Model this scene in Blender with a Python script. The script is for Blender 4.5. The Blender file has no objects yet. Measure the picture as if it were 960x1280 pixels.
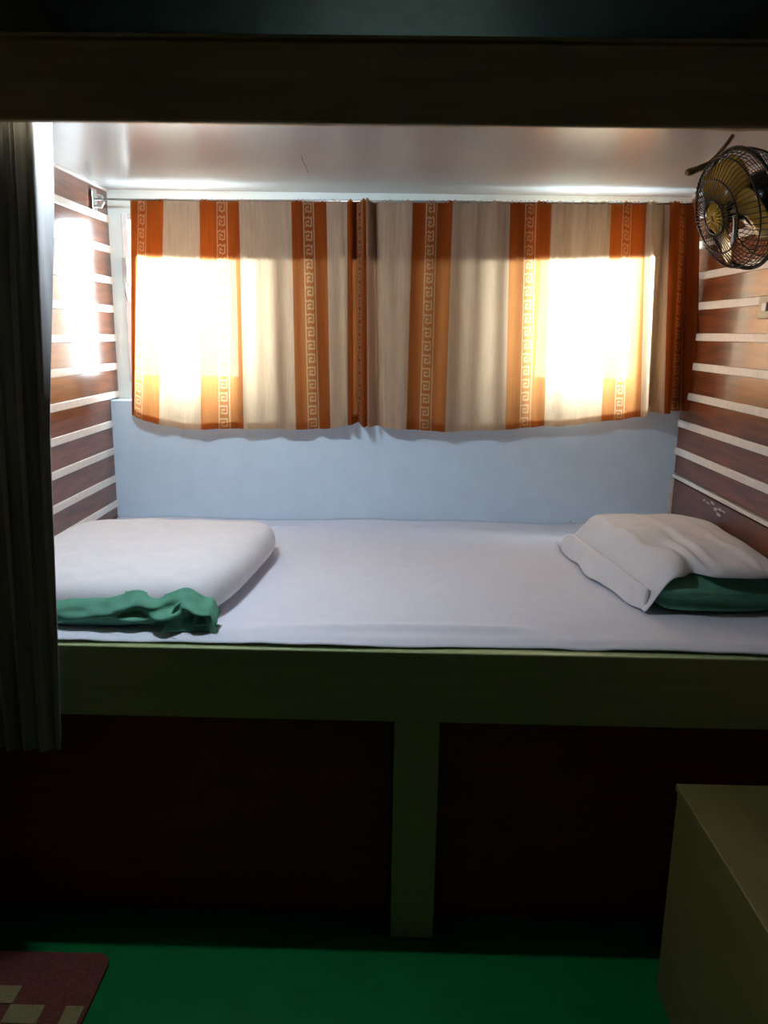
import bpy, bmesh, math, random
from mathutils import Vector, Matrix, noise

# ------------------------------------------------------------------ camera
F, PITCH, ROLL, YAW, H = 986.85, 0.2235, -0.01544, -0.01487, 1.3522   # focal length in px of the 960x1280 frame
scene = bpy.context.scene
FW = Vector((math.sin(YAW) * math.cos(PITCH), math.cos(YAW) * math.cos(PITCH), -math.sin(PITCH)))
RT0 = Vector((math.cos(YAW), -math.sin(YAW), 0))
DN0 = FW.cross(RT0)
RT = math.cos(ROLL) * RT0 + math.sin(ROLL) * DN0
DN = -math.sin(ROLL) * RT0 + math.cos(ROLL) * DN0
CAM = Vector((0, 0, H))
cd = bpy.data.cameras.new('camera')
cam = bpy.data.objects.new('camera', cd)
scene.collection.objects.link(cam)
m = Matrix((RT, -DN, -FW)).transposed().to_4x4()
m.translation = CAM
cam.matrix_world = m
cd.sensor_fit = 'VERTICAL'
cd.sensor_height = 36.0
cd.lens = F / 1280 * 36.0
cd.clip_start = 0.02
scene.camera = cam

def at(px, py, ax, val):
    """world point where the ray through a pixel meets the plane axis=val"""
    v = FW + (px - 480) / F * RT + (py - 640) / F * DN
    t = (val - CAM[ax]) / v[ax]
    return CAM + t * v

# ------------------------------------------------------------------ world, exposure
world = bpy.data.worlds.new('daylight')
scene.world = world
world.use_nodes = True
bg = world.node_tree.nodes['Background']
bg.inputs[0].default_value = (0.80, 0.92, 1.0, 1)
bg.inputs[1].default_value = 30.0
scene.view_settings.view_transform = 'Standard'
scene.view_settings.look = 'None'
scene.view_settings.gamma = 1
scene.view_settings.use_curve_mapping = False
scene.view_settings.exposure = 0.0
scene.cycles.max_bounces = 14
scene.cycles.diffuse_bounces = 10
scene.cycles.transparent_max_bounces = 16

# main planes of the place (metres)
YF = 1.549            # front of the bed rail
YB = 2.644            # face of the lower back wall
YU = 2.722            # face of the upper back wall with the windows
XL, XR = -0.960, 0.937
ZBED = 0.715          # top of the sheet
ZDECK = 1.792         # underside of the upper bunk
ZCEIL = 2.20
YREAR = -1.25
WIN = [(-0.915, -0.520, 1.175, 1.720), (0.440, 0.815, 1.190, 1.720)]

for i, (x0, x1, z0, z1) in enumerate(WIN):          # daylight portals in the window openings
    ld = bpy.data.lights.new('window_portal', 'AREA')
    ld.shape = 'RECTANGLE'
    ld.size, ld.size_y = x1 - x0, z1 - z0
    ld.cycles.is_portal = True
    lo = bpy.data.objects.new('window_portal', ld)
    lo.location = ((x0 + x1) / 2, 2.84, (z0 + z1) / 2)
    lo.rotation_euler = (math.radians(-90), 0, 0)
    scene.collection.objects.link(lo)

# ------------------------------------------------------------------ helpers
C = scene.collection

class MB:
    def __init__(s):
        s.v, s.f, s.m = [], [], []
    def box(s, x0, x1, y0, y1, z0, z1, mi=0):
        b = len(s.v)
        s.v += [(x0, y0, z0), (x1, y0, z0), (x1, y1, z0), (x0, y1, z0), (x0, y0, z1), (x1, y0, z1), (x1, y1, z1), (x0, y1, z1)]
        for q in ((0, 3, 2, 1), (4, 5, 6, 7), (0, 1, 5, 4), (1, 2, 6, 5), (2, 3, 7, 6), (3, 0, 4, 7)):
            s.f.append(tuple(b + i for i in q)); s.m.append(mi)
        return s
    def tube(s, pts, r, n=8, closed=False, mi=0):
        pts = [Vector(p) for p in pts]
        b = len(s.v)
        N = len(pts)
        ref = None
        for i, p in enumerate(pts):
            if closed:
                t = pts[(i + 1) % N] - pts[i - 1]
            else:
                t = pts[min(i + 1, N - 1)] - pts[max(i - 1, 0)]
            t.normalize()
            if ref is None:
                ref = t.orthogonal().normalized()
            u = ref - t * ref.dot(t)
            u.normalize(); ref = u
            w = t.cross(u)
            rr = r[i] if isinstance(r, (list, tuple)) else r
            for k in range(n):
                a = 2 * math.pi * k / n
                s.v.append(tuple(p + (u * math.cos(a) + w * math.sin(a)) * rr))
        for i in range(N if closed else N - 1):
            j = (i + 1) % N
            for k in range(n):
                l = (k + 1) % n
                s.f.append((b + i * n + k, b + i * n + l, b + j * n + l, b + j * n + k)); s.m.append(mi)
        if not closed:
            s.f.append(tuple(b + k for k in reversed(range(n)))); s.m.append(mi)
            s.f.append(tuple(b + (N - 1) * n + k for k in range(n))); s.m.append(mi)
        return s
    def lathe(s, prof, n=32, mi=0, o=(0, 0, 0), ax=None):
        """prof: (radius, height) along axis ax"""
        ax = Vector(ax or (0, 0, 1)).normalized()
        u = ax.orthogonal().normalized(); w = ax.cross(u)
        o = Vector(o); b = len(s.v)
        for r, h in prof:
            for k in range(n):
                a = 2 * math.pi * k / n
                s.v.append(tuple(o + ax * h + (u * math.cos(a) + w * math.sin(a)) * r))
        for i in range(len(prof) - 1):
            for k in range(n):
                l = (k + 1) % n
                s.f.append((b + i * n + k, b + i * n + l, b + (i + 1) * n + l, b + (i + 1) * n + k)); s.m.append(mi)
        s.f.append(tuple(b + k for k in reversed(range(n)))); s.m.append(mi)
        s.f.append(tuple(b + (len(prof) - 1) * n + k for k in range(n))); s.m.append(mi)
        return s
    def grid(s, fn, nu, nv, mi=0, closed_u=False):
        b = len(s.v)
        for j in range(nv + 1):
            for i in range(nu + (0 if closed_u else 1)):
                s.v.append(tuple(fn(i / nu, j / nv)))
        w = nu if closed_u else nu + 1
        for j in range(nv):
            for i in range(nu):
                i2 = (i + 1) % w
                s.f.append((b + j * w + i, b + j * w + i2, b + (j + 1) * w + i2, b + (j + 1) * w + i)); s.m.append(mi)
        return s
    def build(s, name, mats, parent=None, smooth=False, bevel=0.0, seg=2):
        me = bpy.data.meshes.new(name)
        me.from_pydata(s.v, [], s.f)
        for mt in (mats if isinstance(mats, (list, tuple)) else [mats]):
            me.materials.append(mt)
        if any(s.m):
            me.polygons.foreach_set('material_index', s.m)
        if smooth:
            me.polygons.foreach_set('use_smooth', [True] * len(me.polygons))
        me.update()
        o = bpy.data.objects.new(name, me)
        C.objects.link(o)
        if parent:
            o.parent = parent
            o.matrix_parent_inverse = Matrix.Translation(-Vector(parent.location)) if parent.type == 'EMPTY' else Matrix()
        if bevel:
            bv = o.modifiers.new('bevel', 'BEVEL'); bv.width = bevel; bv.segments = seg; bv.limit_method = 'ANGLE'
        return o

def thing(name, loc, label, cat, group=None):
    o = bpy.data.objects.new(name, None)
    o.empty_display_size = 0.05
    o.location = loc
    C.objects.link(o)
    return tag(o, label, cat, group)
def tag(o, label, cat, group=None):
    o['label'] = label; o['category'] = cat
    if group: o['group'] = group
    return o
def struct(o, label=None):
    o['kind'] = 'structure'
    if label: o['label'] = label
    return o
def smoothstep(a, b, x):
    t = max(0.0, min(1.0, (x - a) / (b - a)))
    return t * t * (3 - 2 * t)
def interp(tab, x):
    if x <= tab[0][0]: return tab[0][1]
    for (a, b), (c, d) in zip(tab, tab[1:]):
        if x <= c: return b + (d - b) * (x - a) / (c - a)
    return tab[-1][1]
def nz(x, y, z=0.0):
    return noise.noise(Vector((x, y, z)))

# ------------------------------------------------------------------ materials
def mat(name, col, rough=0.5, col2=None, scale=(6, 6, 6), nscale=4.0, bump=0.0, bscale=40.0, coat=0.0, metal=0.0, spec=0.5, detail=6.0, coat_rough=0.06, sheen=0.0):
    mt = bpy.data.materials.new(name); mt.use_nodes = True
    nt = mt.node_tree; N = nt.nodes; L = nt.links
    p = N['Principled BSDF']
    p.inputs['Roughness'].default_value = rough
    p.inputs['Metallic'].default_value = metal
    p.inputs['Specular IOR Level'].default_value = spec
    p.inputs['Coat Weight'].default_value = coat
    p.inputs['Coat Roughness'].default_value = coat_rough
    p.inputs['Sheen Weight'].default_value = sheen
    tc = N.new('ShaderNodeTexCoord'); mp = N.new('ShaderNodeMapping'); mp.inputs['Scale'].default_value = scale
    L.new(tc.outputs['Object'], mp.inputs['Vector'])
    n1 = N.new('ShaderNodeTexNoise'); n1.inputs['Scale'].default_value = nscale; n1.inputs['Detail'].default_value = detail
    L.new(mp.outputs[0], n1.inputs['Vector'])
    cr = N.new('ShaderNodeValToRGB')
    c2 = col2 or tuple(c * 0.86 for c in col)
    cr.color_ramp.elements[0].position = 0.32; cr.color_ramp.elements[0].color = (*c2, 1)
    cr.color_ramp.elements[1].position = 0.68; cr.color_ramp.elements[1].color = (*col, 1)
    L.new(n1.outputs['Fac'], cr.inputs[0]); L.new(cr.outputs[0], p.inputs['Base Color'])
    if bump:
        n2 = N.new('ShaderNodeTexNoise'); n2.inputs['Scale'].default_value = bscale; n2.inputs['Detail'].default_value = 3
        L.new(mp.outputs[0], n2.inputs['Vector'])
        b = N.new('ShaderNodeBump'); b.inputs['Strength'].default_value = bump; b.inputs['Distance'].default_value = 0.01
        L.new(n2.outputs['Fac'], b.inputs['Height']); L.new(b.outputs[0], p.inputs['Normal'])
    return mt

def cloth_mat(name, col, tcol, weave=0.05, trans=0.5):
    """thin woven cloth: diffuse reflection, diffuse transmission and tiny holes of the weave"""
    mt = bpy.data.materials.new(name); mt.use_nodes = True
    nt = mt.node_tree; N = nt.nodes; L = nt.links
    N.remove(N['Principled BSDF'])
    out = N['Material Output']
    tc = N.new('ShaderNodeTexCoord'); mp = N.new('ShaderNodeMapping'); mp.inputs['Scale'].default_value = (160, 20, 12)
    L.new(tc.outputs['Object'], mp.inputs['Vector'])
    n1 = N.new('ShaderNodeTexNoise'); n1.inputs['Scale'].default_value = 1.0; n1.inputs['Detail'].default_value = 3
    L.new(mp.outputs[0], n1.inputs['Vector'])
    def ramp(c):
        r = N.new('ShaderNodeValToRGB')
        r.color_ramp.elements[0].position = 0.3; r.color_ramp.elements[0].color = (*[x * 0.86 for x in c], 1)
        r.color_ramp.elements[1].position = 0.7; r.color_ramp.elements[1].color = (*c, 1)
        L.new(n1.outputs['Fac'], r.inputs[0]); return r
    d = N.new('ShaderNodeBsdfDiffuse'); L.new(ramp(col).outputs[0], d.inputs[0])
    t = N.new('ShaderNodeBsdfTranslucent'); L.new(ramp(tcol).outputs[0], t.inputs[0])
    mx = N.new('ShaderNodeMixShader'); mx.inputs[0].default_value = trans
    L.new(d.outputs[0], mx.inputs[1]); L.new(t.outputs[0], mx.inputs[2])
    tr = N.new('ShaderNodeBsdfTransparent')
    m2 = N.new('ShaderNodeMixShader'); m2.inputs[0].default_value = weave
    L.new(mx.outputs[0], m2.inputs[1]); L.new(tr.outputs[0], m2.inputs[2])
    L.new(m2.outputs[0], out.inputs[0])
    return mt

def glass_mat(name):
    mt = bpy.data.materials.new(name); mt.use_nodes = True
    nt = mt.node_tree; N = nt.nodes; L = nt.links
    N.remove(N['Principled BSDF'])
    tr = N.new('ShaderNodeBsdfTransparent'); tr.inputs[0].default_value = (0.93, 0.97, 0.96, 1)
    gl = N.new('ShaderNodeBsdfGlossy'); gl.inputs['Roughness'].default_value = 0.02
    fr = N.new('ShaderNodeFresnel'); fr.inputs[0].default_value = 1.45
    mx = N.new('ShaderNodeMixShader')
    L.new(fr.outputs[0], mx.inputs[0]); L.new(tr.outputs[0], mx.inputs[1]); L.new(gl.outputs[0], mx.inputs[2])
    L.new(mx.outputs[0], N['Material Output'].inputs[0])
    return mt

M = {}
M['floor'] = mat('green floor paint', (0.001, 0.120, 0.026), 0.36, (0.001, 0.100, 0.022), nscale=2.0, bump=0.04, spec=0.2)
M['wood_wall'] = mat('varnished brown plank', (0.22, 0.064, 0.022), 0.28, (0.10, 0.028, 0.011), scale=(1, 1.2, 14), nscale=5.0, coat=0.52, coat_rough=0.10, spec=0.3)
M['wood_panel'] = mat('red brown panel', (0.15, 0.05, 0.03), 0.35, (0.10, 0.032, 0.02), scale=(1, 2, 4), nscale=5.0, coat=0.3, coat_rough=0.15)
M['strip'] = mat('white batten paint', (0.78, 0.72, 0.66), 0.35, (0.70, 0.64, 0.58), nscale=8)
M['caulk'] = mat('white caulk', (0.66, 0.58, 0.52), 0.6, (0.45, 0.36, 0.32), nscale=20)
M['wall_blue'] = mat('light blue wall paint', (0.65, 0.79, 0.91), 0.45, (0.61, 0.75, 0.87), nscale=3, bump=0.03, bscale=60)
M['wall_pale'] = mat('pale wall paint', (0.78, 0.88, 0.86), 0.4, (0.74, 0.84, 0.82), nscale=3)
M['deck'] = mat('glossy off-white board', (0.45, 0.45, 0.45), 0.25, (0.41, 0.41, 0.41), scale=(4, 1, 1), nscale=2.5)
M['ceiling'] = mat('pale teal ceiling paint', (0.45, 0.58, 0.58), 0.5, nscale=2)
M['dark_wall'] = mat('brown wall', (0.26, 0.19, 0.12), 0.5, (0.20, 0.145, 0.09), scale=(6, 6, 1), nscale=3)
M['beam'] = mat('olive brown varnished timber', (0.42, 0.32, 0.17), 0.4, (0.32, 0.24, 0.12), scale=(1.2, 8, 14), nscale=3)
M['rail'] = mat('olive green timber', (0.38, 0.45, 0.22), 0.4, (0.31, 0.38, 0.17), scale=(1.2, 8, 14), nscale=3)
M['maroon'] = mat('dark maroon board', (0.20, 0.014, 0.012), 0.5, (0.14, 0.009, 0.008), scale=(1, 4, 8))
M['chest'] = mat('plain plywood', (0.13, 0.112, 0.030), 0.5, (0.095, 0.078, 0.02), scale=(8, 1.5, 8), nscale=3)
M['frame_white'] = mat('white window frame', (0.80, 0.82, 0.82), 0.35, nscale=4)
M['glass'] = glass_mat('window glass')
M['metal'] = mat('brushed steel', (0.60, 0.60, 0.58), 0.28, metal=1.0, nscale=20)
M['sheet'] = mat('white bed sheet', (0.72, 0.74, 0.84), 0.8, (0.69, 0.71, 0.81), nscale=5, bump=0.05, bscale=90, spec=0.2)
M['white_cloth'] = mat('white cotton', (0.74, 0.73, 0.76), 0.8, (0.70, 0.69, 0.73), nscale=5, bump=0.08, bscale=60, spec=0.2)
M['green_cloth'] = mat('sea green cotton', (0.14, 0.38, 0.27), 0.8, (0.10, 0.30, 0.20), nscale=6, bump=0.1, bscale=60, spec=0.2)
M['mattress'] = mat('dark green mattress ticking', (0.05, 0.14, 0.08), 0.8, nscale=8, spec=0.2)
M['drape'] = mat('grey brown drape', (0.38, 0.37, 0.38), 0.85, (0.17, 0.16, 0.155), scale=(14, 14, 0.5), nscale=3, spec=0.15)
M['black'] = mat('black plastic', (0.015, 0.014, 0.014), 0.25, nscale=6)
M['wire'] = mat('dark wire', (0.07, 0.06, 0.055), 0.35, metal=0.6, nscale=10)
M['amber'] = mat('amber plastic', (0.55, 0.34, 0.03), 0.25, (0.48, 0.28, 0.02), nscale=4)
M['chrome'] = mat('chrome', (0.8, 0.78, 0.75), 0.12, metal=1.0, nscale=10)
M['cord'] = mat('tan cord', (0.25, 0.17, 0.07), 0.5, nscale=20)
M['switch'] = mat('yellowed switch plastic', (0.42, 0.35, 0.24), 0.4, nscale=10)
M['mat_dark'] = mat('maroon mat pile', (0.13, 0.04, 0.03), 0.95, (0.08, 0.025, 0.02), nscale=30, bump=0.3, bscale=200, spec=0.1)
M['mat_light'] = mat('beige mat pile', (0.22, 0.18, 0.08), 0.95, (0.16, 0.13, 0.055), nscale=30, bump=0.3, bscale=200, spec=0.1)
M['speck'] = mat('dark nail head', (0.02, 0.02, 0.02), 0.5)
M['c_beige'] = cloth_mat('curtain beige', (0.50, 0.38, 0.28), (0.88, 0.62, 0.40), 0.014)
M['c_orange'] = cloth_mat('curtain rust orange', (0.27, 0.062, 0.012), (0.72, 0.28, 0.09), 0.014)
M['c_key'] = cloth_mat('curtain key pattern tan', (0.50, 0.32, 0.17), (0.80, 0.50, 0.28), 0.014)

M['h_beige'] = cloth_mat('lined header beige', (0.46, 0.36, 0.27), (0.5, 0.36, 0.25), 0.0, 0.10)
M['h_orange'] = cloth_mat('lined header rust', (0.26, 0.065, 0.015), (0.5, 0.17, 0.04), 0.0, 0.16)
def emit_mat(name, col, strength):
    mt = bpy.data.materials.new(name); mt.use_nodes = True
    p = mt.node_tree.nodes['Principled BSDF']
    p.inputs['Base Color'].default_value = (0.8, 0.8, 0.8, 1)
    p.inputs['Emission Color'].default_value = (*col, 1)
    p.inputs['Emission Strength'].default_value = strength
    return mt
M['frosted'] = cloth_mat('frosted fill pane', (0.3, 0.34, 0.34), (0.62, 0.66, 0.60), 0.0, 0.25)  # dim pane of the added window, lets fill light on to the ceiling
M['tube'] = emit_mat('lit cool white tube', (0.76, 0.89, 1.0), 640.0)

# ------------------------------------------------------------------ setting
struct(MB().box(XL - 0.1, XR + 0.1, YREAR - 0.1, 2.90, -0.06, 0.0).build('floor', M['floor']))
struct(MB().box(XL - 0.1, XR + 0.1, YREAR - 0.1, 2.90, ZCEIL, ZCEIL + 0.06).build('ceiling', M['ceiling']))
struct(MB().box(XL - 0.1, XR + 0.1, YREAR - 0.1, YREAR, 0, ZCEIL).build('wall_rear', M['dark_wall']))

# side walls: cores, with planks and battens in the bunk as their pieces
wl = struct(MB().box(XL - 0.1, XL - 0.016, YREAR, 2.90, 0, ZCEIL).build('wall_left', M['dark_wall']))
wr = struct(MB().box(XR + 0.016, XR + 0.1, YREAR, 2.90, 0, ZCEIL).build('wall_right', M['dark_wall']))
ZS_L = [1.795, 1.700, 1.605, 1.507, 1.415, 1.321, 1.227, 1.133, 1.039, 0.947, 0.853, 0.766, 0.675]
ZS_R = [1.795, 1.725, 1.633, 1.538, 1.447, 1.353, 1.262, 1.167, 1.074, 0.982, 0.897]
HS = 0.0115
def side_wall(parent, zs, x_in, sgn, ybk):
    # x_in: face of the planks; sgn: direction out of the room
    for a, b in zip(zs, zs[1:]):
        yb_ = YU if b > 1.1 else YB
        x0, x1 = sorted((x_in, x_in + sgn * 0.017))
        MB().box(x0, x1, 1.56, yb_, b + HS - 0.001, a - HS + 0.001).build('plank', M['wood_wall'], parent, bevel=0.0015)
    for z in zs:
        yb_ = YU if z > 1.12 else YB
        x0, x1 = sorted((x_in - sgn * 0.005, x_in + sgn * 0.017))
        hh = (0.006 if (sgn > 0 and z < 0.9) else HS) if z < 1.78 else 0.010
        MB().box(x0, x1, 1.56, yb_, z - hh, z + hh).build('batten', M['strip'], parent, bevel=0.002)
side_wall(wl, ZS_L, XL, -1, YU)
side_wall(wr, ZS_R, XR, 1, YU)
MB().box(XR, XR + 0.017, 1.56, YB, 0.60, 0.897 - HS).build('lower_panel', M['wood_panel'], wr, bevel=0.002)
# chipped caulk bead down the corner and along the top of the lower panel
def caulk_v(u, v):
    z = 0.70 + 0.185 * u
    a = v * math.pi / 2
    r = 0.010 + 0.003 * nz(z * 40, 1.3)
    return (XR - r * math.cos(a), YB - r * math.sin(a), z)
MB().grid(caulk_v, 30, 4).build('caulk_bead', M['caulk'], wr, smooth=True)
chip = MB()
random.seed(4)
for k, (y, z) in enumerate([(2.36, 0.872), (2.33, 0.868), (2.30, 0.874), (2.27, 0.862), (2.24, 0.870), (2.25, 0.852), (2.215, 0.868)]):
    n = 7; b = len(chip.v)
    rs = [random.uniform(0.002, 0.010) for _ in range(n)]
    for dx in (0.0008, -0.0018):
        for i in range(n):
            a = 2 * math.pi * i / n
            chip.v.append((XR + dx, y + rs[i] * math.cos(a) * 2.2, z + rs[i] * math.sin(a) * 0.7))
    chip.f.append(tuple(b + n + i for i in range(n))); chip.m.append(0)
    for i in range(n):
        j = (i + 1) % n
        chip.f.append((b + i, b + j, b + n + j, b + n + i)); chip.m.append(0)
chip.build('paint_chip', M['caulk'], wr)

# back wall: lower part stands proud of the upper one and makes a ledge under the windows
struct(MB().box(XL - 0.02, XR + 0.02, YB, 2.90, 0, 1.118).build('wall_back_lower', M['wall_blue'], bevel=0.004))
up = MB()
(a0, a1, a2, a3), (b0, b1, b2, b3) = WIN
YO = 2.83
up.box(XL - 0.02, a0, YU, YO, 1.118, ZCEIL)
up.box(a0, a1, YU, YO, 1.118, a2); up.box(a0, a1, YU, YO, a3, ZCEIL)
u0, u1, u2, u3 = -0.30, 0.30, 1.93, 2.08  # opening of the added window in the upper bunk
up.box(a1, u0, YU, YO, 1.118, ZCEIL); up.box(u1, b0, YU, YO, 1.118, ZCEIL)
up.box(u0, u1, YU, YO, 1.118, u2); up.box(u0, u1, YU, YO, u3, ZCEIL)
up.box(b0, b1, YU, YO, 1.118, b2); up.box(b0, b1, YU, YO, b3, ZCEIL)
up.box(b1, XR + 0.02, YU, YO, 1.118, ZCEIL)
struct(up.build('wall_back_upper', M['wall_pale']))
for i, (x0, x1, z0, z1) in enumerate(WIN):
    w = bpy.data.objects.new('window_%d' % (i + 1), None); C.objects.link(w)
    w.location = ((x0 + x1) / 2, YU, z0); w.empty_display_size = 0.05
    struct(w)
    fw_ = 0.022
    MB().box(x0, x0 + fw_, YU - 0.012, YU + 0.05, z0, z1).build('window_frame', M['frame_white'], w, bevel=0.003)
    MB().box(x1 - fw_, x1, YU - 0.012, YU + 0.05, z0, z1).build('window_frame', M['frame_white'], w, bevel=0.003)
    MB().box(x0 + fw_, x1 - fw_, YU - 0.012, YU + 0.05, z0, z0 + fw_).build('window_frame', M['frame_white'], w, bevel=0.003)
    MB().box(x0 + fw_, x1 - fw_, YU - 0.012, YU + 0.05, z1 - fw_, z1).build('window_frame', M['frame_white'], w, bevel=0.003)
    pa = MB(); pa.v = [(x0 + fw_, YU + 0.03, z0 + fw_), (x1 - fw_, YU + 0.03, z0 + fw_), (x1 - fw_, YU + 0.03, z1 - fw_), (x0 + fw_, YU + 0.03, z1 - fw_)]
    pa.f = [(0, 1, 2, 3)]; pa.m = [0]
    pa.build('pane', M['glass'], w)
    if i == 0:   # small latch on the left jamb
        lt = MB().box(x0 + 0.002, x0 + 0.018, YU - 0.03, YU - 0.012, 1.50, 1.58)
        lt.tube([(x0 + 0.010, YU - 0.030, 1.50), (x0 + 0.012, YU - 0.036, 1.47), (x0 + 0.016, YU - 0.030, 1.44)], 0.004, 6)
        lt.build('latch', M['metal'], w, bevel=0.001)

w3 = bpy.data.objects.new('window_3', None); C.objects.link(w3); w3.location = (0, YU, u2); w3.empty_display_size = 0.05  # unseen window added to brighten the ceiling above the beam
struct(w3)
MB().box(u0, u1, YU + 0.02, YU + 0.026, u2, u3).build('pane', M['frosted'], w3)

# upper bunk: deck board, front beam
ub = thing('upper_bunk', (0, 1.49, 1.70), 'upper bunk with a dark timber front beam over a glossy off-white underside board', 'bunk')
MB().box(XL + 0.002, XR - 0.002, 1.515, YU - 0.001, ZDECK, ZDECK + 0.03).build('underside_board', M['deck'], ub)
MB().box(XL - 0.01, XR + 0.01, 1.470, 1.488, 1.7005, 1.8315).build('front_beam', M['beam'], ub, bevel=0.005)
MB().box(XL - 0.01, XR + 0.01, 1.462, 1.500, 1.8317, 1.8367).build('top_trim', M['beam'], ub, bevel=0.001)
crack = MB()
cp = [at(377, 196, 2, ZDECK), at(379, 203, 2, ZDECK), at(383, 208, 2, ZDECK), at(385, 216, 2, ZDECK)]
crack.tube([(p.x, p.y, ZDECK - 0.0002) for p in cp], 0.0009, 5)
crack.build('crack', M['speck'], ub)

# lit tube fixed to the underside board just behind the front beam
YT = 1.618
tl = thing('tube_light', (-0.51, YT, ZDECK), 'cool white tube light fixed behind the front beam of the upper bunk', 'light')
TX0, TX1 = -0.60, -0.42
MB().box(TX0 - 0.02, TX1 + 0.02, YT - 0.014, YT + 0.014, ZDECK - 0.014, ZDECK - 0.0005).build('batten_body', M['frame_white'], tl, bevel=0.002)
MB().tube([(TX0, YT, ZDECK - 0.026), (TX1, YT, ZDECK - 0.026)], 0.010, 12).build('tube', M['tube'], tl, smooth=True)
for x in (TX0 - 0.009, TX1 + 0.009):
    MB().box(x - 0.008, x + 0.008, YT - 0.012, YT + 0.012, ZDECK - 0.038, ZDECK - 0.0145).build('end_holder', M['frame_white'], tl, bevel=0.002)

# ------------------------------------------------------------------ the bed
bed = thing('bunk_bed', (0, YF, 0), 'built-in lower bunk with olive timber front rail and one centre post', 'bed')
MB().box(XL - 0.01, XR + 0.01, YF, YF + 0.035, 0.5393, 0.700).build('front_rail', M['rail'], bed, bevel=0.003)
MB().box(0.006, 0.104, YF + 0.001, YF + 0.06, 0.0, 0.539).build('post', M['rail'], bed, bevel=0.003)
MB().box(XL, XR, YF + 0.036, YB - 0.002, 0.625, 0.645).build('platform', M['maroon'], bed)
for x0, x1 in ((XL, 0.004), (0.106, XR)):
    MB().box(x0, x1, YF + 0.075, YF + 0.095, 0.0, 0.515).build('storage_panel', M['maroon'], bed, bevel=0.004)
    MB().box(x0, x1, YF + 0.060, YF + 0.095, 0.517, 0.527).build('panel_edge', M['wood_panel'], bed)

# mattress and sheet
def mattress():
    b = MB().box(XL + 0.006, XR - 0.012, YF + 0.040, YB - 0.008, 0.646, 0.706)
    return b.build('mattress', M['mattress'], None, bevel=0.012, seg=3)
tag(mattress(), 'thin dark green mattress on the lower bunk, peeping out under the white sheet', 'mattress')

def sheet_pt(u, v):
    x = XL + 0.004 + (XR - XL - 0.012) * u
    edge = YF + 0.012 + 0.010 * nz(x * 3.0, 5.1) + 0.012 * smoothstep(0.0, 0.35, x) * (1 - smoothstep(0.35, 0.9, x))
    y = edge + (YB - 0.002 - edge) * v
    z = ZBED + 0.0035 * nz(x * 5, y * 4, 0.3) + 0.002 * nz(x * 16, y * 9, 2.0)
    # long soft crease along the front, ruffle at the wall, a short pinch on the right of the middle
    d = y - (YF + 0.075 + 0.03 * math.sin(x * 3 + 0.8))
    z += 0.010 * math.exp(-(d / 0.018) ** 2) * smoothstep(-0.5, -0.05, x) * (1 - smoothstep(0.22, 0.36, x))
    dw = YB - y
    z += 0.012 * math.exp(-(dw / 0.05) ** 2) * (0.6 + 0.8 * nz(x * 4, 7.7)) + 0.006 * math.exp(-((dw - 0.11) / 0.02) ** 2) * (0.5 + nz(x * 3, 3.3))
    dx = x - (0.015 + 0.03 * (y - 2.2))
    z += 0.004 * math.exp(-(dx / 0.012) ** 2) * math.exp(-((y - 2.2) / 0.12) ** 2)
    # the sheet rolls down over the front edge of the mattress
    fall = 1 - smoothstep(0.0, 0.035, y - edge)
    z -= fall * (0.008 + 0.004 * nz(x * 6, 9.1))
    return (x, y, z)
sh = MB().grid(sheet_pt, 200, 110).build('bed_sheet', M['sheet'], None, smooth=True)
sl = sh.modifiers.new('thickness', 'SOLIDIFY'); sl.thickness = 0.002; sl.offset = -1
tag(sh, 'white bed sheet spread flat over the lower bunk mattress', 'bed sheet')

# ------------------------------------------------------------------ bedding
def cushion(corners, z0, z1, edge, nu=60, nv=60, pw=3.0, wr=0.0, seed=0.0, back=0.0):
    """closed soft slab over a 4-corner footprint (front-left, front-right, back-right, back-left)"""
    fl, fr, br, bl = [Vector(c) for c in corners]
    mb = MB()
    def rr(u, v):       # squircle remap so corners are round
        a, b = 2 * u - 1, 2 * v - 1
        k = 0.10
        return (a * (1 - k * b * b * b * b) + 1) / 2, (b * (1 - k * a * a * a * a) + 1) / 2
    def foot(u, v):
        u, v = rr(u, v)
        p = fl * (1 - u) * (1 - v) + fr * u * (1 - v) + br * u * v + bl * (1 - u) * v
        return p
    def prof(u, v):
        a, b = abs(2 * u - 1), abs(2 * v - 1)
        return (max(0.0, 1 - a ** edge) ** (1 / pw)) * (max(0.0, 1 - b ** edge) ** (1 / pw))
    def top(u, v):
        p = foot(u, v); h = prof(u, v)
        z = z0 + (z1 - z0) * (0.35 + 0.65 * h)
        z += wr * h * (nz(p.x * 9, p.y * 9, seed) + 0.5 * nz(p.x * 22, p.y * 22, seed + 5))
        return (p.x, p.y, z)
    def bot(u, v):
        p = foot(u, v); h = prof(u, v)
        return (p.x, p.y, z0 + (z1 - z0) * 0.35 * (1 - h))
    # sample with points crowded at the rim
    q = lambda t: 0.5 - 0.5 * math.cos(math.pi * t)
    mb.grid(lambda u, v: top(q(u), q(v)), nu, nv)
    n0 = len(mb.v)
    mb.grid(lambda u, v: bot(1 - q(u), q(v)), nu, nv)
    return mb

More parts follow.
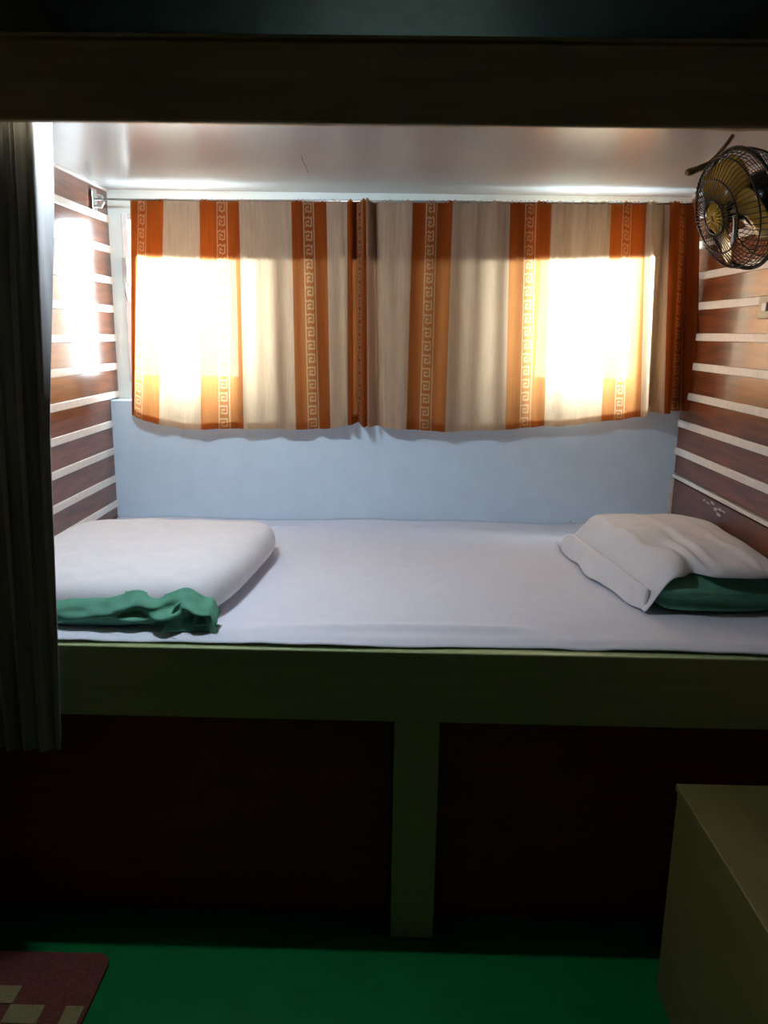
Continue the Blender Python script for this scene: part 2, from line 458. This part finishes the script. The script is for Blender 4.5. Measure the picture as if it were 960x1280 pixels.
# folded quilt on the left: white cover with sea green lining crumpled along its front
qt = thing('folded_quilt', (-0.66, 1.63, ZBED), 'folded white quilt showing crumpled sea green lining at its front, beside the drape', 'quilt')
c = cushion([(-0.945, 1.610), (-0.385, 1.625), (-0.325, 2.30), (-0.945, 2.28)], ZBED + 0.0075, ZBED + 0.100, 10, pw=2.2, wr=0.006, seed=1.2)
c.build('white_cover', M['white_cloth'], qt, smooth=True)
def lining(u, v):
    # crumpled strip: v from the bottom outwards and up to the top edge
    x = -0.945 + 0.565 * u
    r = smoothstep(0.45, 0.9, u)
    h = 0.050 + 0.014 * math.sin(u * 3.0) + 0.009 * r * math.sin(u * 31) + 0.014 * r + 0.006 * nz(u * 14, 3.1)
    h *= 1 - 0.55 * smoothstep(0.97, 1.0, u)
    z = ZBED + 0.006 + h * v
    y = 1.607 + 0.015 * u - 0.020 * math.sin(math.pi * min(1, v * 1.05)) - 0.004
    y -= (0.006 + 0.018 * r) * (nz(u * 11 + v * 4, v * 2.6 - u * 3, 4.4) + 0.45 * math.sin((v * 2.2 - u * 3.4) * 6.0)) * math.sin(math.pi * min(1, v + 0.12))
    y += 0.022 * v * v * v
    return (x, y, z)
ln = MB().grid(lining, 110, 22).build('green_lining', M['green_cloth'], qt, smooth=True)
sl = ln.modifiers.new('thickness', 'SOLIDIFY'); sl.thickness = 0.003
# two little turned-up folds at the corner
def fold_flap(cx, w, hgt, ph):
    def fn(u, v):
        a = (u - 0.5) * 2
        x = cx + w * a * (1 - 0.45 * v)
        z = ZBED + 0.003 + (hgt + 0.008) * v * (1 - 0.35 * a * a)
        y = 1.592 + 0.020 * v + 0.014 * math.sin(a * 2.6 + ph) * (0.4 + v)
        return (x, y, z)
    return MB().grid(fn, 16, 12)
for cx, w, hg, ph in ((-0.452, 0.046, 0.056, 0.4), (-0.408, 0.030, 0.046, 2.0)):
    f = fold_flap(cx, w, hg, ph).build('lining_fold', M['green_cloth'], qt, smooth=True)
    sl = f.modifiers.new('thickness', 'SOLIDIFY'); sl.thickness = 0.003

# right: folded green blanket with a white pillow on it
gb = cushion([(0.606, 1.763), (0.930, 1.773), (0.930, 2.26), (0.690, 2.24)], ZBED + 0.003, ZBED + 0.090, 12, pw=2.4, wr=0.010, seed=3.3)
gb.v = [(x, y + (0.010 * math.sin((z - ZBED) * 130 + x * 5) + 0.010 * nz(x * 8, z * 25, 2)) * (1 - smoothstep(1.77, 1.90, y)), z) for x, y, z in gb.v]
tag(gb.build('folded_blanket', M['green_cloth'], None, smooth=True), 'folded sea green blanket under the white pillow by the right plank wall', 'blanket')

pl = thing('pillow', (0.72, 2.1, ZBED), 'plump white pillow with an open pillowcase end, resting on the green blanket', 'pillow')
def pillow_top(u, v):
    a, b = 2 * u - 1, 2 * v - 1
    xl = 0.500 + 0.088 * (1 - v) ** 1.3
    x = xl + (0.930 - xl) * u
    y = 1.762 + 0.63 * v + 0.010 * nz(u * 6, 0.7) * (1 - v) + 0.034 * math.exp(-((u - 0.33) / 0.07) ** 2) * (1 - v) ** 4
    base = ZBED + 0.008 + 0.088 * smoothstep(-0.02, 0.20, u) * (1 - smoothstep(0.80, 1.0, v))
    h = (max(0.0, 1 - abs(a) ** 3.0) ** 0.55) * (max(0.0, 1 - abs(b) ** 3.0) ** 0.5)
    z = base + 0.042 * h
    f = (1 - v) ** 2
    z += 0.012 * h * nz(x * 9, y * 8, 1.0) + 0.007 * f * h * math.sin(u * 34 + 6 * v + 4 * nz(u * 5, v * 4, 6)) * (1 - smoothstep(0.6, 0.95, u))
    return x, y, z, base
def q(t): return 0.5 - 0.5 * math.cos(math.pi * t)
pm = MB()
pm.grid(lambda u, v: pillow_top(q(u), q(v))[:3], 70, 70)
def pillow_bot(u, v):
    x, y, z, base = pillow_top(q(1 - u), q(v))
    return (x, y, base - 0.001)
pm.grid(pillow_bot, 70, 70)
pm.build('pillow_body', M['white_cloth'], pl, smooth=True)
def mouth(u, v):
    # limp open end of the case: from the pillow's end down on to the sheet
    p0 = Vector(pillow_top(0.06, 0.04 + 0.92 * u)[:3]) + Vector((0, 0, 0.004))
    out = 0.012 + 0.030 * math.sin(math.pi * u) ** 0.5
    z = p0.z + (ZBED + 0.010 - p0.z) * smoothstep(0.0, 1.0, v) + 0.014 * math.sin(v * 3.1) + 0.006 * nz(u * 9, v * 3, 8)
    return (p0.x - (out + 0.006 * math.sin(u * 17)) * v, p0.y - 0.02 * v * (1 - u) + 0.010 * math.sin(u * 9) * v, z)
mo = MB().grid(mouth, 60, 12).build('pillowcase_mouth', M['white_cloth'], pl, smooth=True)
sl = mo.modifiers.new('thickness', 'SOLIDIFY'); sl.thickness = 0.003

# ------------------------------------------------------------------ window curtains
YC = 2.588
KEY = ['100000001', '111111101', '100000101', '101110101', '101000101', '101111101', '100000001']
NROW = 17 * 7
TOPZ = 1.748
HEM = [(160, 519), (185, 527), (230, 537), (300, 536), (370, 537), (410, 536), (432, 532), (450, 529), (455, 533), (466, 533), (480, 535), (510, 537), (560, 540),
       (600, 538), (640, 537), (680, 532), (700, 534), (740, 528), (775, 525), (800, 520), (812, 517), (846, 515), (872, 512)]
def curtain(name, stripes, foldfn, label, hem_px):
    root = thing(name, ((at((stripes[0][1] + stripes[-1][2]) / 2, 250, 1, YC)).x, YC, 1.05), label, 'curtain', 'striped window curtains')
    cols, kinds = [], []          # column px (top, bottom), kind of each strip of faces
    for kind, t0, t1, b0, b1, n in stripes:
        n = 9 if kind == 'k' else n
        for i in range(n):
            f = i / n
            cols.append((t0 + (t1 - t0) * f, b0 + (b1 - b0) * f)); kinds.append((kind, i))
    cols.append((stripes[-1][2], stripes[-1][4]))
    def point(ci, t, dy=0.0):
        tp, bp = cols[ci]
        A = at(tp, 250, 1, YC); B = at(bp, interp(HEM, bp), 1, YC)
        z0 = TOPZ + 0.0035 * math.sin(tp * 1.15) + 0.003 * nz(tp * 0.21, 1.0) + (A.z - 1.748) * 0.6
        x = A.x + (B.x - A.x) * t
        z = z0 + (B.z - z0) * t
        gather = math.exp(-t * 9)
        y = YC + foldfn(tp, t) + gather * 0.005 * math.sin(tp * 1.15 + 0.5 * math.sin(tp * 0.2)) + dy
        return (x, y, z)
    CLOTH = [M['c_beige'], M['c_orange'], M['c_key']]
    HEADER = [M['h_beige'], M['h_orange'], M['h_orange']]
    def layer(t0, t1, nr, dy, pname, mats=CLOTH, only=None):
        mb = MB(); W = len(cols)
        for j in range(nr + 1):
            t = t0 + (t1 - t0) * j / nr
            for i in range(W): mb.v.append(point(i, t, dy))
        for j in range(nr):
            for i in range(W - 1):
                if only and not (only[0] <= cols[i][0] < only[1]): continue
                k, sub = kinds[i]
                if k == 'k':
                    tt = (t0 + (t1 - t0) * (j + 0.5) / nr) * NROW
                    mi = 2 if KEY[int(tt) % 7][sub] == '1' else 1
                else:
                    mi = 0 if k == 'b' else 1
                mb.f.append((j * W + i, j * W + i + 1, (j + 1) * W + i + 1, (j + 1) * W + i)); mb.m.append(mi)
        return mb.build(pname, mats, root, smooth=True)
    layer(0, 1, NROW, 0.0, 'cloth')
    layer(0.005, 0.250, 30, 0.007, 'folded_header', HEADER)
    layer(0.962, 0.998, 5, 0.004, 'hem')
    layer(0.240, 0.970, 60, 0.0065, 'side_hem', HEADER, hem_px)
    return root

def folds_left(px, t):
    k = 0.35 + 0.65 * t
    y = 0.008 * k * math.sin(px * 0.115 + 0.6) + 0.005 * math.sin(px * 0.26 + 1.2) * (0.5 + 0.5 * t)
    e = smoothstep(424, 446, px)
    y += e * 0.042 * math.sin((px - 424) * 0.36) * (0.6 + 0.4 * t)
    y += 0.02 * (1 - smoothstep(163, 176, px)) * t
    return y
def folds_right(px, t):
    k = 0.35 + 0.65 * t
    y = 0.008 * k * math.sin(px * 0.105 + 2.0) + 0.004 * math.sin(px * 0.23 + 0.2)
    y += (1 - smoothstep(462, 482, px)) * 0.042 * math.cos((px - 458) * 0.30) * -1.0
    r = smoothstep(795, 815, px)
    y += r * 0.026 * math.sin((px - 795) * 0.22 + 0.8 * t) * (0.5 + t)
    return y
curtain('window_curtain',
        [('o', 163, 172, 162, 166, 4), ('k', 172, 184, 166, 178, 9), ('o', 184, 205, 178, 200, 8), ('b', 205, 250, 200, 252, 14),
         ('o', 250, 270, 252, 273, 7), ('k', 270, 284, 273, 288, 9), ('o', 284, 299, 288, 305, 6), ('b', 299, 364, 305, 370, 20),
         ('o', 364, 378, 370, 385, 6), ('k', 378, 392, 385, 399, 9), ('o', 392, 408, 399, 413, 6), ('b', 408, 434, 413, 435, 12),
         ('o', 434, 446, 435, 447, 8), ('k', 446, 453, 447, 452, 9), ('o', 453, 464, 452, 464, 10)],
        folds_left, 'left striped window curtain, beige and rust orange with key pattern bands', (160, 172))
curtain('window_curtain',
        [('b', 458, 472, 460, 478, 10), ('b', 472, 516, 478, 508, 14), ('o', 516, 533, 508, 524, 6), ('k', 533, 547, 524, 539, 9), ('o', 547, 566, 539, 556, 6),
         ('b', 566, 638, 556, 632, 22), ('o', 638, 657, 632, 650, 7), ('k', 657, 671, 650, 663, 9), ('o', 671, 690, 663, 680, 7),
         ('b', 690, 765, 680, 752, 22), ('o', 765, 779, 752, 768, 6), ('k', 779, 790, 768, 780, 9), ('o', 790, 808, 780, 798, 8),
         ('b', 808, 838, 798, 827, 16), ('o', 838, 852, 827, 842, 8), ('k', 852, 860, 842, 854, 9), ('o', 860, 873, 854, 866, 6)],
        folds_right, 'right striped window curtain, beige and rust orange, hanging to the fan corner', (820, 880))
# wire and its brackets
rod = thing('curtain_wire', (XL, YC, 1.745), 'thin metal curtain wire stretched above both striped curtains between corner brackets', 'curtain rod')
MB().tube([(XL + 0.004, YC, 1.742), (XR - 0.004, YC, 1.752)], 0.0035, 8).build('wire', M['metal'], rod, smooth=True)
for sx, z in ((1, 1.742), (-1, 1.752)):
    X = XL + 0.005 if sx > 0 else XR - 0.005
    b = MB().box(min(X, X + sx * 0.004), max(X, X + sx * 0.004), YC - 0.018, YC + 0.018, z - 0.035, z + 0.03)
    b.tube([(X + sx * 0.004, YC, z - 0.02), (X + sx * 0.022, YC, z - 0.022), (X + sx * 0.030, YC, z - 0.008), (X + sx * 0.026, YC, z + 0.008), (X + sx * 0.012, YC, z + 0.012)], 0.005, 8)
    b.build('bracket', M['metal'], rod, bevel=0.001)

# nail heads in the back wall just over the bed
for k, (px, py, w) in enumerate([(657, 659, 'right of the middle'), (735, 655, 'nearest the pillow'), (713, 656, 'between the two larger ones')]):
    p = at(px, py - 4, 1, YB)
    nb = MB().lathe([(0.0035 if k < 2 else 0.002, 0), (0.003 if k < 2 else 0.0016, -0.002)], 10, o=(p.x, YB, p.z), ax=(0, 1, 0)).build('nail', M['speck'])
    tag(nb, 'tiny dark nail head in the blue wall over the bed, ' + w, 'nail', 'nail heads in the blue wall')

# ------------------------------------------------------------------ privacy drape at the front left
dr = thing('privacy_drape', (-0.80, 1.53, 0.47), 'long dark drape gathered at the left end of the lower bunk', 'drape')
def drape(u, v):
    z = 1.735 - (1.735 - 0.470) * v
    xr_ = interp([(0, -0.668), (0.12, -0.672), (0.3, -0.681), (0.55, -0.692), (1, -0.714)], v)
    us = min(1.0, u / 0.88)
    x = -0.950 + (xr_ + 0.950) * us
    ph = us * 6.5 * 2 * math.pi
    y = 1.528 + (0.009 + 0.003 * v) * math.sin(ph + 0.4 * math.sin(v * 3)) + 0.003 * nz(us * 9, v * 2)
    x += 0.004 * math.sin(ph * 2 + v)
    if u > 0.88:      # the free edge turns back into the bunk above the bed
        e = (u - 0.88) / 0.12
        dep = 0.046 * (1 - smoothstep(0.05, 0.50, v))
        y += e * dep
        x += e * (0.012 * (1 - v) + 0.004)
    return (x, y, z)
d = MB().grid(drape, 170, 40).build('drape_cloth', M['drape'], dr, smooth=True)
sl = d.modifiers.new('thickness', 'SOLIDIFY'); sl.thickness = 0.004
dt = MB().tube([(XL + 0.002, 1.531, 1.738), (XR - 0.002, 1.531, 1.738)], 0.006, 10)
dt.build('drape_rod', M['metal'], dr, smooth=True)

# ------------------------------------------------------------------ fan in the right corner
fc = at(926, 262, 1, 1.76); fn_ = Vector((-0.93, -0.16, -0.30)).normalized(); R = 0.120
fan = thing('wall_fan', (XR, 1.80, 1.60), 'small black cage fan with amber blades fixed high on the right wall', 'fan')
fu = Vector((0, 0, 1)); fu = (fu - fn_ * fu.dot(fn_)).normalized(); fv = fn_.cross(fu)
def fp(r, a, h): return fc + fn_ * h + (fu * math.cos(a) + fv * math.sin(a)) * r
def grille(prof, n, rings):
    g = MB()
    for k in range(n):
        a = 2 * math.pi * k / n
        g.tube([fp(r, a, h) for r, h in prof], 0.0010, 4)
    for r, h in rings:
        g.tube([fp(r, 2 * math.pi * i / 48, h) for i in range(48)], 0.0018, 6, closed=True)
    return g
front = [(R, 0.0), (R * 0.97, 0.022), (R * 0.86, 0.042), (R * 0.62, 0.056), (R * 0.28, 0.062)]
rear = [(R, 0.0), (R * 0.97, -0.025), (R * 0.84, -0.050), (R * 0.62, -0.064), (R * 0.5, -0.068)]
grille(front, 60, [(R * 0.93, 0.032), (R * 0.62, 0.056), (R * 0.28, 0.062)]).build('front_grille', M['wire'], fan, smooth=True)
grille(rear, 60, [(R * 0.9, -0.04), (R * 0.5, -0.068)]).build('rear_grille', M['wire'], fan, smooth=True)
MB().tube([fp(R + 0.002, 2 * math.pi * i / 64, 0) for i in range(64)], 0.004, 8, closed=True).build('rim', M['black'], fan, smooth=True)
cap = MB()
for k in range(18):
    a = 2 * math.pi * k / 18
    cap.tube([fp(0.006, a, 0.062), fp(0.024, a, 0.060), fp(0.033, a, 0.052)], [0.0022, 0.003, 0.0036], 6)
cap.lathe([(0.032, 0.050), (0.028, 0.057), (0.004, 0.061)], 28, o=fc, ax=fn_)
cap.build('ridged_cap', M['amber'], fan, smooth=True)
for k in range(3):
    a0 = 2 * math.pi * k / 3 + 2.2
    def blade(u, v):
        r = 0.018 + (R * 0.90 - 0.018) * v
        wd = 0.5 + 0.75 * math.sin(math.pi * min(1, v * 0.9 + 0.1)) ** 0.7
        a = a0 + (u - 0.5) * 1.35 * wd + 0.25 * v
        return fp(r, a, 0.012 + 0.040 * (u - 0.5) * (1.2 - 0.4 * v))
    bl = MB().grid(blade, 10, 10).build('blade', M['amber'], fan, smooth=True)
    sl = bl.modifiers.new('thickness', 'SOLIDIFY'); sl.thickness = 0.002
MB().lathe([(0.006, -0.03), (0.022, -0.012), (0.022, 0.022), (0.012, 0.032), (0.002, 0.034)], 24, o=fc, ax=fn_).build('hub', M['black'], fan, smooth=True)
mo_ = MB().lathe([(0.030, -0.018), (0.050, -0.026), (0.062, -0.045), (0.066, -0.075), (0.064, -0.120), (0.052, -0.142), (0.020, -0.150), (0.002, -0.151)], 32, o=fc, ax=fn_).build('motor_housing', M['black'], fan, smooth=True)
glints = MB()  # chrome strokes modelled in place of highlights on the black motor housing
for (a_, h_), (b_, i_) in (((4.35, -0.030), (4.60, -0.034)), ((4.75, -0.036), (5.05, -0.040)), ((4.55, -0.045), (4.95, -0.050)), ((5.0, -0.036), (5.05, -0.056))):
    glints.tube([fp(interp([(-0.062, 0.0655), (-0.045, 0.0625), (-0.026, 0.0505)], h_ + (i_ - h_) * t / 6) , a_ + (b_ - a_) * t / 6, h_ + (i_ - h_) * t / 6) for t in range(7)], 0.0026, 6)
glints.build('housing_glints', M['chrome'], mo_, smooth=True)
mh = fc - fn_ * 0.125
arm = MB().tube([mh, mh + Vector((0.03, 0.01, 0.0)), Vector((XR - 0.03, mh.y + 0.02, mh.z - 0.01)), Vector((XR - 0.012, mh.y + 0.02, mh.z - 0.02))], 0.018, 12)
arm.build('arm', M['black'], fan, smooth=True)
MB().box(XR - 0.018, XR - 0.0055, mh.y - 0.03, mh.y + 0.07, mh.z - 0.07, mh.z + 0.06).build('wall_plate', M['black'], fan, bevel=0.005)
hk = MB().tube([fp(R * 0.60, 3.75 + 0.13 * i, 0.060) for i in range(8)], 0.005, 8)
hk.build('grille_clip', M['chrome'], fan, smooth=True)
# cord coming off the underside board to the fan
pa_, pb_ = at(917, 163, 2, ZDECK), at(868, 207, 1, 1.84)
pts = []
for i in range(17):
    t = i / 16
    p = pa_.lerp(pb_, t)
    p.z -= 0.010 + 0.014 * math.sin(math.pi * t)
    pts.append(p)
cdn = MB().tube(pts, [0.0045 + 0.003 * smoothstep(0.55, 0.8, i / 16) for i in range(17)], 8)
cord = cdn.build('power_cord', M['cord'], fan, smooth=True)
MB().lathe([(0.006, 0), (0.008, 0.004), (0.008, 0.016), (0.005, 0.020)], 14, o=pts[-1], ax=(pts[-1] - pts[-2])).build('connector', M['cord'], cord, smooth=True)

# switch on the right wall
p0 = at(951, 371, 0, XR); p1 = at(958, 399, 0, XR)
sw = thing('wall_switch', (XR, p0.y - 0.09, p1.z), 'yellowed switch box on the right plank wall below the fan', 'switch')
MB().box(XR - 0.026, XR - 0.0052, p0.y - 0.135, p0.y - 0.05, p1.z, p0.z).build('box', M['switch'], sw, bevel=0.003)
MB().box(XR - 0.031, XR - 0.026, p0.y - 0.105, p0.y - 0.080, p1.z + 0.018, p0.z - 0.018).build('toggle', M['strip'], sw, bevel=0.001)

# ------------------------------------------------------------------ chest and mat
ch = thing('wooden_chest', (0.75, 1.2, 0), 'plain plywood chest standing in front of the bunk at the right', 'chest')
MB().box(0.574, XR - 0.002, 0.80, 1.426, 0.0, 0.466).build('body', M['chest'], ch, bevel=0.002)
MB().box(0.571, XR - 0.002, 0.797, 1.430, 0.467, 0.482).build('top_board', M['chest'], ch, bevel=0.002)

rug = thing('door_mat', (-0.8, 1.35, 0), 'maroon and beige checked mat on the green floor below the drape', 'mat')
def rr_outline(x0, x1, y0, y1, r, n=6):
    o = []
    for cx, cy, a in ((x1 - r, y0 + r, -90), (x1 - r, y1 - r, 0), (x0 + r, y1 - r, 90), (x0 + r, y0 + r, 180)):
        for i in range(n + 1):
            t = math.radians(a + 90 * i / n); o.append((cx + r * math.cos(t), cy + r * math.sin(t)))
    return o
RX0, RX1, RY0, RY1 = -0.955, -0.604, 0.95, 1.470
o = rr_outline(RX0, RX1, RY0, RY1, 0.03)
mbr = MB(); n = len(o)
mbr.v = [(x, y, 0.0) for x, y in o] + [(x, y, 0.009) for x, y in o]
mbr.f = [tuple(reversed(range(n))), tuple(range(n, 2 * n))] + [(i, (i + 1) % n, n + (i + 1) % n, n + i) for i in range(n)]
mbr.m = [0] * len(mbr.f)
mbr.build('border', M['mat_dark'], rug)
me_ = None
for row in range(7):                      # staggered beige checks, rows 46 mm deep
    y1 = 1.374 - 0.046 * row
    for x0 in ((-0.885, -0.770) if row % 2 == 0 else (-0.880, -0.762, -0.648)):
        wpatch = 0.070 if x0 < -0.65 else 0.036
        t = MB().box(x0 - 0.0 if row % 2 else x0 - 0.06, (x0 if row % 2 else x0 - 0.06) + wpatch, y1 - 0.044, y1, 0.0085, 0.0115).build('check_patch', M['mat_light'], rug)
